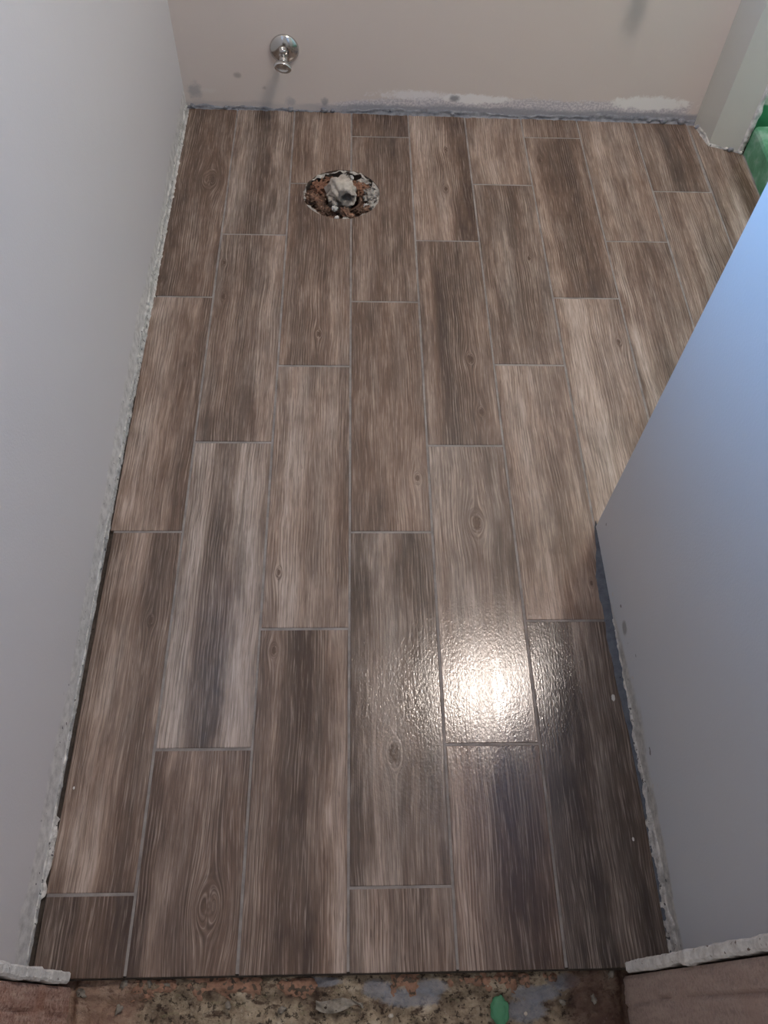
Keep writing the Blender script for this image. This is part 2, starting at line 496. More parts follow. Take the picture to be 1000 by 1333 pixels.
# column -> joints far to near, plus looks of each tile
# look: tone, grey, (knots: u frac, v frac, radius mm), (bands: centre frac, half width frac, strength)
T = {
 0: ([0.116, -0.611, -1.227, -1.842, FL_NEAR], [
     (-.12, .15, [(.70, .42, 22)], [(.25, .25, -.12)]),
     (.02, .10, [], [(.38, .22, .25), (.95, .15, -.15)]),
     (-.02, .20, [(.78, .29, 7)], [(.48, .20, .28), (.90, .18, -.18), (.08, .15, -.15)]),
     (-.20, .35, [], [(.7, .2, .08)])]),
 1: ([0.115, -0.397, -1.019, -1.632, FL_NEAR], [
     (.02, .55, [], [(.45, .16, -.28), (.88, .14, .30), (.06, .10, .22)]),
     (-.02, .40, [(.08, .16, 6), (.14, .34, 8)], [(.86, .15, .22), (.5, .2, -.10)]),
     (.20, .70, [], [(.12, .16, .25), (.44, .19, -.46), (.84, .12, .25)]),
     (-.12, .15, [(.70, .72, 21)], [(.30, .16, .14), (.05, .1, -.15)])]),
 2: ([0.112, -0.200, -0.815, -1.424, FL_NEAR], [
     (.00, .10, [], [(.15, .20, -.22), (.60, .25, .18)]),
     (-.06, .15, [(.55, .85, 8)], [(.30, .22, -.18), (.85, .15, .05)]),
     (.10, .35, [(.16, .82, 7)], [(.30, .17, .30), (.55, .14, -.10), (.93, .09, -.25)]),
     (-.12, .25, [(.16, .07, 8)], [(.45, .20, -.20), (.90, .10, .34)])]),
 3: ([0.108, 0.001, -0.619, -1.228, -1.838, FL_NEAR], [
     (-.20, .05, [], [(.6, .3, -.10)]),
     (-.08, .25, [], [(.55, .22, -.15), (.15, .10, .12)]),
     (-.05, .15, [(.86, .80, 9)], [(.15, .22, -.12), (.62, .12, .12)]),
     (-.02, .70, [(.47, .68, 15)], [(.12, .14, -.22), (.70, .22, -.10), (.30, .15, .08)]),
     (.05, .55, [], [(.3, .3, .08)])]),
 4: ([0.104, -0.410, -1.025, -1.628, FL_NEAR], [
     (.06, .12, [(.55, .62, 9), (.62, .30, 6)], [(.18, .18, .28), (.85, .22, -.30)]),
     (-.08, .35, [(.68, .62, 10), (.76, .86, 8)], [(.45, .25, -.20), (.12, .10, .20)]),
     (.08, .70, [(.55, .30, 17)], [(.25, .20, .10), (.80, .15, -.12)]),
     (-.08, .10, [], [(.10, .12, .30), (.65, .30, -.26)])]),
 5: ([0.100, -0.192, -0.807, -1.410, FL_NEAR], [
     (.02, .15, [], [(.30, .2, .08)]),
     (-.02, .45, [(.75, .45, 6)], [(.30, .22, -.05), (.62, .2, -.22), (.95, .08, .12)]),
     (.05, .25, [(.85, .88, 6)], [(.20, .18, .12), (.75, .2, .06)]),
     (-.24, .95, [], [(.25, .25, -.18), (.62, .12, .14)])]),
 6: ([0.096, 0.012, -0.600, -1.214], [
     (.0, .2, [], []),
     (-.08, .10, [(.20, .16, 9)], [(.65, .35, -.22), (.10, .10, .25)]),
     (.08, .25, [(.85, .22, 7)], [(.25, .25, .24)])]),
 7: ([0.092, -0.403, -1.017, -1.63, -1.937], [
     (.10, .20, [], [(.22, .14, .22), (.70, .10, .15)]),
     (.0, .15, [], [(.12, .10, .35), (.55, .25, -.12)]),
     (.0, .3, [], []), (.0, .3, [], [])]),
 8: ([0.088, -0.208, -0.822, -1.435, -1.937], [
     (-.04, .35, [], [(.65, .3, -.20), (.3, .1, .12)]),
     (.02, .15, [], [(.45, .12, .22), (.85, .1, -.15)]),
     (.0, .3, [], []), (.0, .3, [], [])]),
 9: ([0.080, -0.615, -1.228, -1.842, -1.937], [
     (.06, .35, [], [(.25, .2, .18), (.6, .15, -.2)]),
     (.05, .3, [], []), (.0, .3, [], []), (.0, .3, [], [])]),
}
tile_objs = []
full_mesh = {}
def tile_mesh(w, l, x0, x1, y0, y1):
    """tile surface local to the centre of the full tile; bevelled arris"""
    bv = 0.0009
    def ring(e, z):
        return [(x0 + e, y0 + e, z), (x1 - e, y0 + e, z), (x1 - e, y1 - e, z), (x0 + e, y1 - e, z)]
    V = ring(0, -TH) + ring(0, -bv) + ring(bv, 0)
    F = [(3, 2, 1, 0), (8, 9, 10, 11)]
    for s in (0, 4):
        F += [(s + k, s + (k + 1) % 4, s + 4 + (k + 1) % 4, s + 4 + k) for k in range(4)]
    return V, F
cutter = hole_cutter(HOLE_R, 2.0)
LEFT_X = [0.024, 0.023, 0.0275, 0.0275]
for ci, (js, looks) in T.items():
    xl, xr = B(ci) + G / 2, B(ci + 1) - G / 2
    for ti, look in enumerate(looks):
        ya, yb = js[ti] - (G / 2 if ti else 0.0), js[ti + 1] + (G / 2 if ti + 1 < len(looks) else 0.0)
        a, bq = xl, xr
        if ci == 0: a = LEFT_X[ti]
        if ci == 5 and ti == 2: bq = 0.931 if False else xr
        if ci == 5 and ti == 3: bq = 0.929
        if ci == 8 and ti == 0: bq = min(bq, 1.395)
        if ci == 9: bq = 1.519
        cx = (xl + xr) / 2 if ci else B(1) - G / 2 - (TW - G) / 2
        cy = (ya + yb) / 2
        key = (round(a - cx, 4), round(bq - cx, 4), round(yb - cy, 3), round(ya - cy, 3))
        hit_hole = (a < HOLE[0] + HOLE_R and bq > HOLE[0] - HOLE_R and ya > HOLE[1] - HOLE_R and yb < HOLE[1] + HOLE_R)
        if key in full_mesh and not hit_hole:
            o = bpy.data.objects.new('floor_tile', full_mesh[key]); C.objects.link(o)
            o.parent = floor
        else:
            V, F = tile_mesh(0, 0, *key)
            if ci == 9 and ti == 0:        # notched round the wall stub
                V, F = prism([(px - cx, py - cy) for px, py in ((a, yb), (1.519, yb), (1.519, -0.046), (1.434, -0.012), (1.416, 0.076), (a, 0.078))], -TH, 0.0)
            o = new_obj('floor_tile', V, F, M_tile, floor)
            if not hit_hole: full_mesh[key] = o.data
        o.location = (cx, cy, RND.uniform(-0.0002, 0.0002))
        flat = (ci, ti) == (4, 2)
        if not flat:
            o.rotation_euler = (math.radians(RND.uniform(-.05, .05)), math.radians(RND.uniform(-.16, .16)), math.radians(RND.uniform(-.12, .12)))
        tone, grey, knots, bands = look
        o['seed'] = ci * 7.31 + ti * 3.17
        o['tone'] = float(tone); o['grey'] = float(grey)
        w, l = TW - G, ya - yb
        for k, nm in enumerate(('knot_a', 'knot_b')):
            if k < len(knots):
                q = knots[k]
                o[nm] = [(q[0] - .5) * w, (.5 - q[1]) * l, q[2] / 1000.0]
            else:
                o[nm] = [0.0, 0.0, 0.0]
        for k, nm in enumerate(('band_a', 'band_b', 'band_c')):
            if k < len(bands):
                q = bands[k]
                o[nm] = [(q[0] - .5) * w, q[1] * w, q[2]]
            else:
                o[nm] = [0.0, 0.001, 0.0]
        if hit_hole:
            cut(o, cutter)
cut(grout, cutter)
cut(floor, cutter)
bpy.data.objects.remove(cutter, do_unlink=True)

# ------------------------------------------------------------------ walls
H = 2.40
# left wall with the window opening
parts = [box(-0.10, X_L, WIN_Y1, 0.25, -0.01, H), box(-0.10, X_L, -1.938, WIN_Y0, -0.01, H),
         box(-0.10, X_L, WIN_Y0, WIN_Y1, -0.01, WIN_Z0), box(-0.10, X_L, WIN_Y0, WIN_Y1, WIN_Z1, H)]
v, f = join(*parts)
wall_left = tag(new_obj('wall_left', v, f, M_left), 'long pale grey painted wall with torn plaster along its foot', kind='structure')
v, f = base_strip((X_L, 0.112), (X_L, -1.935), (1, 0), lambda t: 0.018 + 0.010 * math.sin(t * 5), 
                  lambda t: 0.0045 if t < 0.42 else 0.0030, 1.0, 420, 7, -0.004,
                  lambda t: max(0.0, 0.0075 * (1.0 - max(0.0, (t - 0.30)) * 4.0)) + (0.006 if 0.90 < t < 0.955 else 0.0))
new_obj('plaster_smear', v, f, M_plaster, wall_left, smooth=True)

# back wall, a touch out of square
bw = lambda x: 0.1165 - 0.0185 * x          # y of the wall face
v, f = prism([(-0.10, bw(-0.1)), (2.35, bw(2.35)), (2.35, 0.25), (-0.10, 0.25)], -0.01, H)
wall_back = tag(new_obj('wall_back', v, f, M_back), 'beige grey painted wall behind the shutoff valve with filler smears at its foot', kind='structure')
v, f = base_strip((X_L, bw(X_L)), (1.42, bw(1.42)), (-0.018, -1), lambda t: 0.010 + 0.008 * (t > 0.3) + 0.004 * math.sin(t * 17),
                  lambda t: 0.004, 5.0, 380, 6, -0.003, lambda t: 0.006)
new_obj('thinset_smear', v, f, M_thinset, wall_back, smooth=True)
# clots of adhesive squeezed out along the back edge
for (x, s) in ((0.035, .007), (0.125, .006), (0.300, .008), (0.392, .009), (0.415, .006), (0.745, .006), (1.29, .007), (1.33, .010), (1.38, .012)):
    v, f = lump((x, bw(x) - 0.003, 0.006), (s, s * .6, s * .9), x * 20, 0.5, 1.8, 2)
    new_obj('adhesive_clot', v, f, M_thinset, wall_back, smooth=True)

# pier between the back wall and the shower
pier_poly = [(1.419, 0.25), (1.419, 0.079), (1.437, -0.006), (1.512, -0.037), (1.515, 0.25)]
v, f = prism(pier_poly, -0.01, H)
wall_pier = tag(new_obj('wall_pier', v, f, M_pier), 'narrow painted wall stub beside the green shower curb', kind='structure')
bm_pts = []
v, f = base_strip((1.419, 0.079), (1.437, -0.006), (-0.98, -0.2), lambda t: 0.014, lambda t: 0.0035, 8.0, 40, 5, -0.003, lambda t: 0.004)
v2, f2 = base_strip((1.437, -0.006), (1.517, -0.0395), (-0.39, -0.92), lambda t: 0.007, lambda t: 0.003, 9.0, 40, 5, -0.003, lambda t: 0.004)
v, f = join((v, f), (v2, f2))
new_obj('plaster_smear', v, f, M_plaster, wall_pier, smooth=True)
for (x, y, s) in ((1.490, -0.034, .008), (1.478, -0.029, .006), (1.513, -0.046, .006), (1.424, 0.065, .010), (1.432, 0.03, .006)):
    v, f = lump((x, y, 0.005), (s, s * .6, s * .8), x * 31 + y * 9, 0.5, 1.8, 2)
    new_obj('adhesive_clot', v, f, M_thinset if s > .006 else M_gypsum, wall_pier, smooth=True)
# ragged cut edge of the board on the pier's shower side
V, F = [], []
ns = 220
for i in range(ns + 1):
    z = 0.005 + (H - 0.01) * (i / ns) ** 2
    w0 = 0.013 + 0.0045 * fbm(z * 24, 1.0, 2.0, 3); o0 = 0.0060 + 0.004 * fbm(z * 40, 5.0, 1.0, 3)
    for (dx, dy) in ((-0.002, 0.001), (0.0, -o0), (w0, -o0 * 0.6), (w0 + 0.002, 0.020)):
        V.append((1.5115 + dx, -0.0370 + dy + dx * 0.1, z))
for i in range(ns):
    for k in range(3):
        a = i * 4 + k
        F.append((a, a + 1, a + 5, a + 4))
new_obj('board_edge', V, F, M_gypsum, wall_pier, smooth=True)

# partition on the right
v, f = box(0.935, 1.055, -1.938, -1.213, -0.01, H)
wall_right = new_obj('wall_right', v, f, M_right)
bm = bmesh.new(); bm.from_mesh(wall_right.data)
ed = [e for e in bm.edges if abs(e.verts[0].co.z - e.verts[1].co.z) > 1]
bmesh.ops.bevel(bm, geom=ed, offset=0.004, segments=3, affect='EDGES')
bm.to_mesh(wall_right.data); bm.free()
tag(wall_right, 'short smooth grey partition wall beside the doorway', kind='structure')
v, f = base_strip((0.935, -1.30), (0.935, -1.937), (-1, 0), lambda t: 0.006 + 0.022 * t, lambda t: 0.0012 + 0.0035 * t, 12.0, 220, 6, -0.003,
                  lambda t: 0.003)
new_obj('plaster_smear', v, f, M_plaster, wall_right, smooth=True)
# grey fillet of grout between the last plank and the partition
V, F = [], []
ns = 150
for i in range(ns + 1):
    t = i / ns
    y = -1.205 - t * 0.735
    wd = 0.020 * min(1.0, t / 0.16) * (1.0 if t < 0.36 else max(0.38, 1 - (t - 0.36) * 2.2)) * (1 + 0.25 * fbm(y * 16, 2.0, 0.0, 3))
    for k in range(5):
        u = k / 4
        x = 0.9365 - wd * u
        z = 0.0045 * (1 - u) ** 1.5 + 0.0012 * (1 - u ** 3) + 0.0012 * fbm(x * 120, y * 60, 1.0, 3) - 0.0025 * (u == 1)
        V.append((x, y, z))
for i in range(ns):
    for k in range(4):
        a = i * 5 + k
        F.append((a, a + 5, a + 6, a + 1))
new_obj('grout_fillet', V, F, M_slate, wall_right, smooth=True)

# front wall: doorway the camera looks in through
def ragged_board(x0, x1, edge_at, seed):
    """room-side wallboard with a torn edge at the door opening"""
    V, F = [], []
    ns = 420; prof = 8
    sgn = 1 if edge_at == x1 else -1
    for i in range(ns + 1):
        z = 0.010 + (2.05 - 0.010) * (i / ns) ** 2.4
        n1 = fbm(z * 22, seed, 0.0, 5); n2 = fbm(z * 34, seed + 3, 2.0, 5)
        e = edge_at + sgn * (0.007 + 0.004 * n1)
        t0, t1 = -1.9400 + 0.0025 * n2, -1.9545 - 0.0035 * n1
        n3 = fbm(z * 80, seed + 6, 4.0, 4)
        row = [(x0 if sgn > 0 else x1, t0), (e - sgn * 0.012, t0), (e - sgn * 0.002, t0 - 0.0004), (e + sgn * 0.001 * n3, t0 - 0.0025), (e + sgn * 0.0015 * n2, (t0 + t1) / 2),
               (e - sgn * 0.002 * n3, t1 + 0.003), (e - sgn * 0.003, t1), (x0 if sgn > 0 else x1, t1)]
        V += [(a, b_, z) for a, b_ in row]
    for i in range(ns):
        for k in range(prof):
            k2 = (k + 1) % prof
            F.append((i * prof + k, i * prof + k2, (i + 1) * prof + k2, (i + 1) * prof + k))
    F.append(tuple(range(prof))); F.append(tuple(ns * prof + k for k in reversed(range(prof))))
    return V, F

def rough_post_mat():
    b = NB('rough_brown_post'); co = b.obj()
    g = b.noise(b.vec(b.f('MULTIPLY', b.y, 90.0), b.f('MULTIPLY', b.z, 14.0), b.f('MULTIPLY', b.x, 90.0)), 1.0, 4, 0.6)
    c = b.ramp(g, [(0.28, lin(142, 104, 90)), (0.5, lin(190, 152, 138)), (0.72, lin(216, 188, 174))])
    sp = b.noise(co, 210.0, 4, 0.75)
    c = b.mix(b.ss(sp, 0.50, 0.62, 0, .55), c, lin(226, 200, 184))
    c = b.mix(b.ss(sp, 0.47, 0.38, 0, .6), c, lin(92, 62, 52))
    c = b.mix(b.ss(b.noise(co, 12.0, 3), 0.5, 0.7, 0, .5), c, lin(182, 134, 114))
    c = b.mix(b.ss(b.x, 0.4, 0.5, 0, .6), c, lin(190, 176, 168))
    h = b.f('ADD', sp, b.f('MULTIPLY', g, 0.6))
    return b.done(c, 0.9, b.bump(h, 0.006, 0.9), spec=0.2)
M_post = rough_post_mat()

def post(x_face, x_back, seed):
    """rough post, its opening face uneven with two cracks along the grain"""
    V, F = [], []
    ny, nz = 26, 150
    y0, y1 = -1.9575, -2.068
    sgn = 1 if x_face > x_back else -1
    for i in range(nz + 1):
        z = -0.06 + 2.11 * (i / nz) ** 1.7
        for j in range(ny + 1):
            t = j / ny
            y = y0 + (y1 - y0) * t
            d = 0.0016 * fbm(y * 60, z * 9, seed, 4)
            for cy in (0.30, 0.62):
                w = t - cy - 0.05 * math.sin(z * 7 + cy * 9) - 0.03 * fbm(z * 5, cy, seed, 2)
                d -= 0.0035 * math.exp(-(w / 0.016) ** 2)
            if j in (0, ny): d -= 0.003
            V.append((x_face + sgn * d, y, z))
    for i in range(nz):
        for j in range(ny):
            a = i * (ny + 1) + j
            q = (a, a + 1, a + ny + 2, a + ny + 1)
            F.append(q if sgn < 0 else tuple(reversed(q)))
    k = len(V)
    # closed back
    rim0 = [i * (ny + 1) for i in range(nz + 1)]; rim1 = [i * (ny + 1) + ny for i in range(nz + 1)]
    V += [(x_back, y0, V[i][2]) for i in rim0]; kb = len(V)
    V += [(x_back, y1, V[i][2]) for i in rim1]
    for i in range(nz):
        F.append((rim0[i], rim0[i + 1], k + i + 1, k + i))
        F.append((rim1[i], kb + i, kb + i + 1, rim1[i + 1]))
        F.append((k + i, k + i + 1, kb + i + 1, kb + i))
    return V, F

v, f = ragged_board(-0.10, 0.077, 0.077, 2.0)
wfl = tag(new_obj('wall_front_left', v, f, M_gypsum), 'torn white wallboard edge over the brown post near the long grey wall', kind='structure')
v, f = ragged_board(0.867, 1.70, 0.867, 6.0)
wfr = tag(new_obj('wall_front_right', v, f, M_gypsum), 'torn white wallboard edge over the brown post near the partition', kind='structure')
v, f = post(0.079, -0.10, 1.0)
tag(new_obj('trim_1', v, f, M_post, smooth=False), 'rough brown door post below torn wallboard near the long grey wall', kind='structure')
v, f = post(0.865, 1.70, 4.0)
tag(new_obj('trim_2', v, f, M_post, smooth=False), 'rough brown door post below torn wallboard near the partition', kind='structure')
v, f = box(-0.10, 2.35, -2.068, -1.938, 2.05, H)
tag(new_obj('wall_front', v, f, M_wall), 'grey wall above the doorway', kind='structure')
v, f = box(1.70, 2.35, -2.068, -1.938, -0.01, 2.05)
tag(new_obj('wall_front_end', v, f, M_wall), 'grey wall beyond the partition', kind='structure')
# ceiling
v, f = box(-0.10, 2.35, -2.068, 0.25, H, H + 0.05)
tag(new_obj('ceiling', v, f, M_ceil), 'flat white ceiling', kind='structure')

# ------------------------------------------------------------------ shower corner
def green_mat():
    b = NB('green_membrane'); co = b.obj()
    n = b.noise(co, 22.0, 4, 0.6)
    c = b.ramp(n, [(0.3, lin(72, 134, 98)), (0.52, lin(98, 162, 124)), (0.70, lin(150, 186, 166))])
    return b.done(c, 0.35, b.bump(b.noise(co, 120.0, 3), 0.002, 0.4))
M_green = green_mat()
def shower_mat():
    b = NB('shower_wall_membrane'); co = b.obj()
    n = b.noise(co, 26.0, 4, 0.6)
    c = b.ramp(n, [(0.3, lin(170, 196, 180)), (0.65, lin(206, 216, 206))])
    edge = b.f('ADD', 0.105, b.f('MULTIPLY', n, 0.02))
    c = b.mix(b.ss(b.z, b.f('ADD', edge, 0.006), edge), c, lin(62, 148, 100))
    return b.done(c, 0.5, b.bump(b.noise(co, 200.0, 3), 0.001, 0.4))
M_shower = shower_mat()
curb = empty('shower_curb', (1.56, -1.0, 0.0))
tag(curb, 'low green waterproofed shower curb beside the wall stub', 'shower curb')
V, F = [], []
prof = [(1.5235, -0.0025), (1.5235, 0.070), (1.5265, 0.078), (1.532, 0.081), (1.600, 0.083), (1.606, 0.080), (1.609, 0.073), (1.609, -0.009)]
ns = 80
y0, y1 = -0.046, -1.9375
for i in range(ns + 1):
    y = y0 + (y1 - y0) * i / ns
    for k, (x, z) in enumerate(prof):
        d = 0.0015 * fbm(x * 40, y * 18, z * 30, 3)
        V.append((x + d - 1.56, y + 1.0, z + (d if 0 < k < 7 else 0)))
np_ = len(prof)
for i in range(ns):
    for k in range(np_):
        k2 = (k + 1) % np_
        F.append((i * np_ + k, (i + 1) * np_ + k, (i + 1) * np_ + k2, i * np_ + k2))
F.append(tuple(range(np_))); F.append(tuple(ns * np_ + k for k in reversed(range(np_))))
new_obj('curb_body', V, F, M_green, curb, smooth=False)
V, F = base_strip((1.5235, -0.05), (1.5235, -1.20), (-1, 0), lambda t: 0.004, lambda t: 0.002, 21.0, 160, 3, -0.003, lambda t: 0.002)
V = [(x - 1.56, y + 1.0, z) for x, y, z in V]
new_obj('caulk_bead', V, F, M_grout, curb, smooth=True)
v, f = box(1.605, 2.30, -1.938, 0.086, -0.0095, 0.025)
tag(new_obj('floor_shower', v, f, M_green), 'green waterproofed shower floor behind the curb', kind='structure')
v, f = prism([(1.516, -0.012), (2.30, -0.02), (2.30, 0.085), (1.518, 0.085)], 0.0, H)
tag(new_obj('wall_shower_back', v, f, M_shower), 'pale shower wall with green membrane along its foot', kind='structure')
v, f = box(2.30, 2.35, -1.938, 0.25, 0.0, H)
tag(new_obj('wall_shower_side', v, f, M_shower), 'pale shower side wall with green membrane along its foot', kind='structure')

# ------------------------------------------------------------------ window in the left wall (above the picture), ceiling lamp
M_frame = simple('white_window_frame', lin(225, 225, 222), 0.4)
win = empty('window_1', (-0.04, (WIN_Y0 + WIN_Y1) / 2, WIN_Z0))
tag(win, 'white framed window high in the long grey wall', kind='structure')
def wbox(*a):
    v, f = box(*a)
    return [(x + 0.04, y - (WIN_Y0 + WIN_Y1) / 2, z - WIN_Z0) for x, y, z in v], f
e = 0.04
v, f = join(wbox(-0.07, -0.01, WIN_Y0, WIN_Y0 + e, WIN_Z0, WIN_Z1), wbox(-0.07, -0.01, WIN_Y1 - e, WIN_Y1, WIN_Z0, WIN_Z1),
            wbox(-0.07, -0.01, WIN_Y0 + e, WIN_Y1 - e, WIN_Z0, WIN_Z0 + e), wbox(-0.07, -0.01, WIN_Y0 + e, WIN_Y1 - e, WIN_Z1 - e, WIN_Z1),
            wbox(-0.06, -0.02, WIN_Y0 + e, WIN_Y1 - e, (WIN_Z0 + WIN_Z1) / 2 - 0.012, (WIN_Z0 + WIN_Z1) / 2 + 0.012))
new_obj('window_frame', v, f, M_frame, win)
b = NB('window_glass')
tr = b.n('ShaderNodeBsdfTransparent'); tr.inputs[0].default_value = (0.93, 0.96, 0.97, 1)
gl = b.n('ShaderNodeBsdfGlossy'); gl.inputs['Roughness'].default_value = 0.03
mx = b.n('ShaderNodeMixShader'); mx.inputs[0].default_value = 0.06
b.t.links.new(tr.outputs[0], mx.inputs[1]); b.t.links.new(gl.outputs[0], mx.inputs[2])
b.t.links.new(mx.outputs[0], b.t.nodes['Material Output'].inputs[0])
M_glass = b.m
zc = (WIN_Z0 + WIN_Z1) / 2
for (a, c_) in ((WIN_Z0 + e, zc - 0.012), (zc + 0.012, WIN_Z1 - e)):
    v, f = wbox(-0.042, -0.038, WIN_Y0 + e, WIN_Y1 - e, a, c_)
    new_obj('pane', v, f, M_glass, win)

lamp = empty('ceiling_lamp', (LAMP[0], LAMP[1], H))
tag(lamp, 'round white flush ceiling lamp with glowing diffuser', 'lamp')
v, f = lathe([(0.0, 0.0), (0.125, 0.0), (0.13, -0.006), (0.13, -0.028), (0.118, -0.034), (0.116, -0.026), (0.0, -0.026)], (0, 0, 0), (0, 0, 1), 40)
new_obj('lamp_base', v, f, M_frame, lamp, smooth=True)
b = NB('lamp_diffuser')
b.p.inputs['Base Color'].default_value = lin(240, 236, 228)
b.p.inputs['Emission Color'].default_value = (1.0, 0.875, 0.78, 1)
b.p.inputs['Emission Strength'].default_value = LAMP_POWER
M_glow = b.m
v, f = lathe([(0.108, -0.030), (0.112, -0.050), (0.108, -0.072), (0.094, -0.098), (0.070, -0.116), (0.036, -0.127), (0.0, -0.130)], (0, 0, 0), (0, 0, 1), 40)
new_obj('diffuser', v, f, M_glow, lamp, smooth=True)

# ------------------------------------------------------------------ unseen capped pipe on the back wall, added to cast its shadow into view
pipe = empty('shadow_pipe', (1.165, bw(1.165), 0.50))
tag(pipe, 'short capped pipe on the back wall, unseen, added for its shadow', 'pipe')
v, f = lathe([(0.0, 0.002), (0.030, 0.002), (0.030, 0.004), (0.021, 0.010), (0.016, 0.010)], (0, 0, 0), (0, -1, 0), 28)
new_obj('escutcheon', v, f, M_chrome, pipe, smooth=True)
v, f = lathe([(0.015, 0.0), (0.015, 0.085)], (0, 0, 0), (0, -1, 0), 24)
new_obj('pipe_stub', v, f, M_darkmetal, pipe, smooth=True)
v, f = lathe([(0.0, 0.066), (0.020, 0.066), (0.020, 0.092), (0.016, 0.097), (0.0, 0.098)], (0, 0, 0), (0, -1, 0), 24)
new_obj('cap', v, f, M_darkmetal, pipe, smooth=True)

# ------------------------------------------------------------------ shutoff valve
VX, VZ = 0.295, 0.168
valve = empty('shutoff_valve', (VX, bw(VX), VZ))
tag(valve, 'chrome water shutoff valve on the beige grey wall', 'valve')
v, f = lathe([(0.0, 0.0005), (0.037, 0.0005), (0.0375, 0.0025), (0.034, 0.007), (0.024, 0.0125), (0.014, 0.0150), (0.0115, 0.0150), (0.0115, 0.010)], (0, 0, 0), (0, -1, 0), 44)
new_obj('escutcheon', v, f, M_chrome, valve, smooth=True)
v, f = lathe([(0.0075, 0.0), (0.0075, 0.034)], (0, 0, 0), (0, -1, 0), 24)
new_obj('supply_pipe', v, f, M_darkmetal, valve, smooth=True)
v, f = lathe([(0.0, 0.026), (0.0105, 0.026), (0.0122, 0.028), (0.0122, 0.037), (0.0105, 0.039), (0.0, 0.039)], (0, 0, 0), (0, -1, 0), 6)
new_obj('compression_nut', v, f, M_chrome, valve)
v, f = lathe([(0.0, 0.038), (0.009, 0.038), (0.0105, 0.041), (0.0105, 0.056), (0.0085, 0.060), (0.0065, 0.062), (0.0065, 0.066), (0.0, 0.066)], (0, 0, 0), (0, -1, 0), 28)
v2, f2 = lathe([(0.0, -0.006), (0.0075, -0.006), (0.0075, 0.016), (0.0095, 0.017), (0.0095, 0.026), (0.0065, 0.027), (0.0065, 0.022), (0.0, 0.020)], (0, -0.048, 0), (0, 0, 1), 24)
v, f = join((v, f), (v2, f2))
new_obj('valve_body', v, f, M_chrome, valve, smooth=True)
v, f = lathe([(0.0, 0.064), (0.0045, 0.064), (0.0045, 0.080), (0.0, 0.080)], (0, 0, 0), (0, -1, 0), 18)
new_obj('stem', v, f, M_darkmetal, valve, smooth=True)
# oval handle, dished front
V, F = lathe([(0.0, 0.077), (0.30, 0.076), (0.80, 0.0765), (1.0, 0.079), (1.02, 0.084), (0.95, 0.090), (0.82, 0.0915), (0.60, 0.0895), (0.25, 0.0885), (0.0, 0.0885)], (0, 0, 0), (0, -1, 0), 40)
V = [(x * 0.0225, y, z * 0.0135) for x, y, z in V]
ca, sa = math.cos(math.radians(-14)), math.sin(math.radians(-14))
V = [(x * ca - z * sa, y, x * sa + z * ca) for x, y, z in V]
new_obj('handle', V, F, M_chrome, valve, smooth=True)

# ------------------------------------------------------------------ toilet flange and rag
def rust_mat():
    b = NB('rusty_cast_iron'); co = b.obj()
    n = b.noise(co, 38.0, 5, 0.7)
    c = b.ramp(n, [(0.28, lin(58, 38, 30)), (0.46, lin(88, 68, 57)), (0.58, lin(122, 94, 79)), (0.72, lin(168, 132, 112))])
    s = b.noise(co, 120.0, 3, 0.7)
    c = b.mix(b.ss(s, 0.60, 0.68), c, lin(190, 170, 150))
    c = b.mix(b.ss(s, 0.38, 0.30), c, lin(40, 28, 24))
    return b.done(c, 0.75, b.bump(b.noise(co, 180.0, 4, 0.7), 0.004, 0.8), spec=0.3)
M_rust = rust_mat()
M_orange = plaster_mat('orange_rust', lin(104, 72, 58), lin(150, 112, 92), lin(62, 44, 37), 0.62)
M_cement = plaster_mat('old_cement', lin(120, 116, 112), lin(188, 184, 178), lin(62, 56, 52), 0.62)
M_black = simple('dark_pit', lin(40, 34, 31), 0.9)

fl = empty('toilet_flange', (HOLE[0], HOLE[1], -0.012))
tag(fl, 'rusty toilet flange in a round hole cut through the floor tiles', 'flange')
zf = -0.012
# rough annular ring
def annulus(r0, r1, z0, seed, amp, nr=14, ns=96, rise=0.0, rough_r=0.0, a0=0.0, a1=2 * math.pi):
    V, F = [], []
    closed = abs(a1 - a0 - 2 * math.pi) < 1e-6
    na = ns if closed else ns + 1
    for k in range(na):
        t = a0 + (a1 - a0) * k / ns
        ct, st = math.cos(t), math.sin(t)
        rq = rough_r * fbm(ct * 4, st * 4, seed + 7, 3)
        for j in range(nr + 1):
            u = j / nr
            r = r0 + (r1 - r0) * u + rq * (1 - u)
            z = z0 + rise * (u ** 2) + amp * fbm(ct * r * 70, st * r * 70, seed, 4)
            V.append((ct * r, st * r, z))
    for k in range(ns):
        k2 = (k + 1) % na
        for j in range(nr):
            F.append((k * (nr + 1) + j, k * (nr + 1) + j + 1, k2 * (nr + 1) + j + 1, k2 * (nr + 1) + j))
    return V, F
v, f = annulus(0.046, 0.102, -0.010, 3.0, 0.010)
new_obj('flange_ring', v, f, M_rust, fl, smooth=True)
v, f = lathe([(0.052, 0.004), (0.047, 0.005), (0.0445, 0.0), (0.0445, -0.085), (0.0, -0.086)], (0, 0, -0.006), (0, 0, 1), 40)
new_obj('drain_pipe', v, f, M_rust, fl, smooth=True)
# pale broken rim of mortar hugging the hole
v, f = annulus(0.0915, 0.0970, 0.0080, 11.0, 0.0045, 6, 180, 0.002, 0.010)
new_obj('mortar_rim', v, f, M_cement, fl, smooth=True)
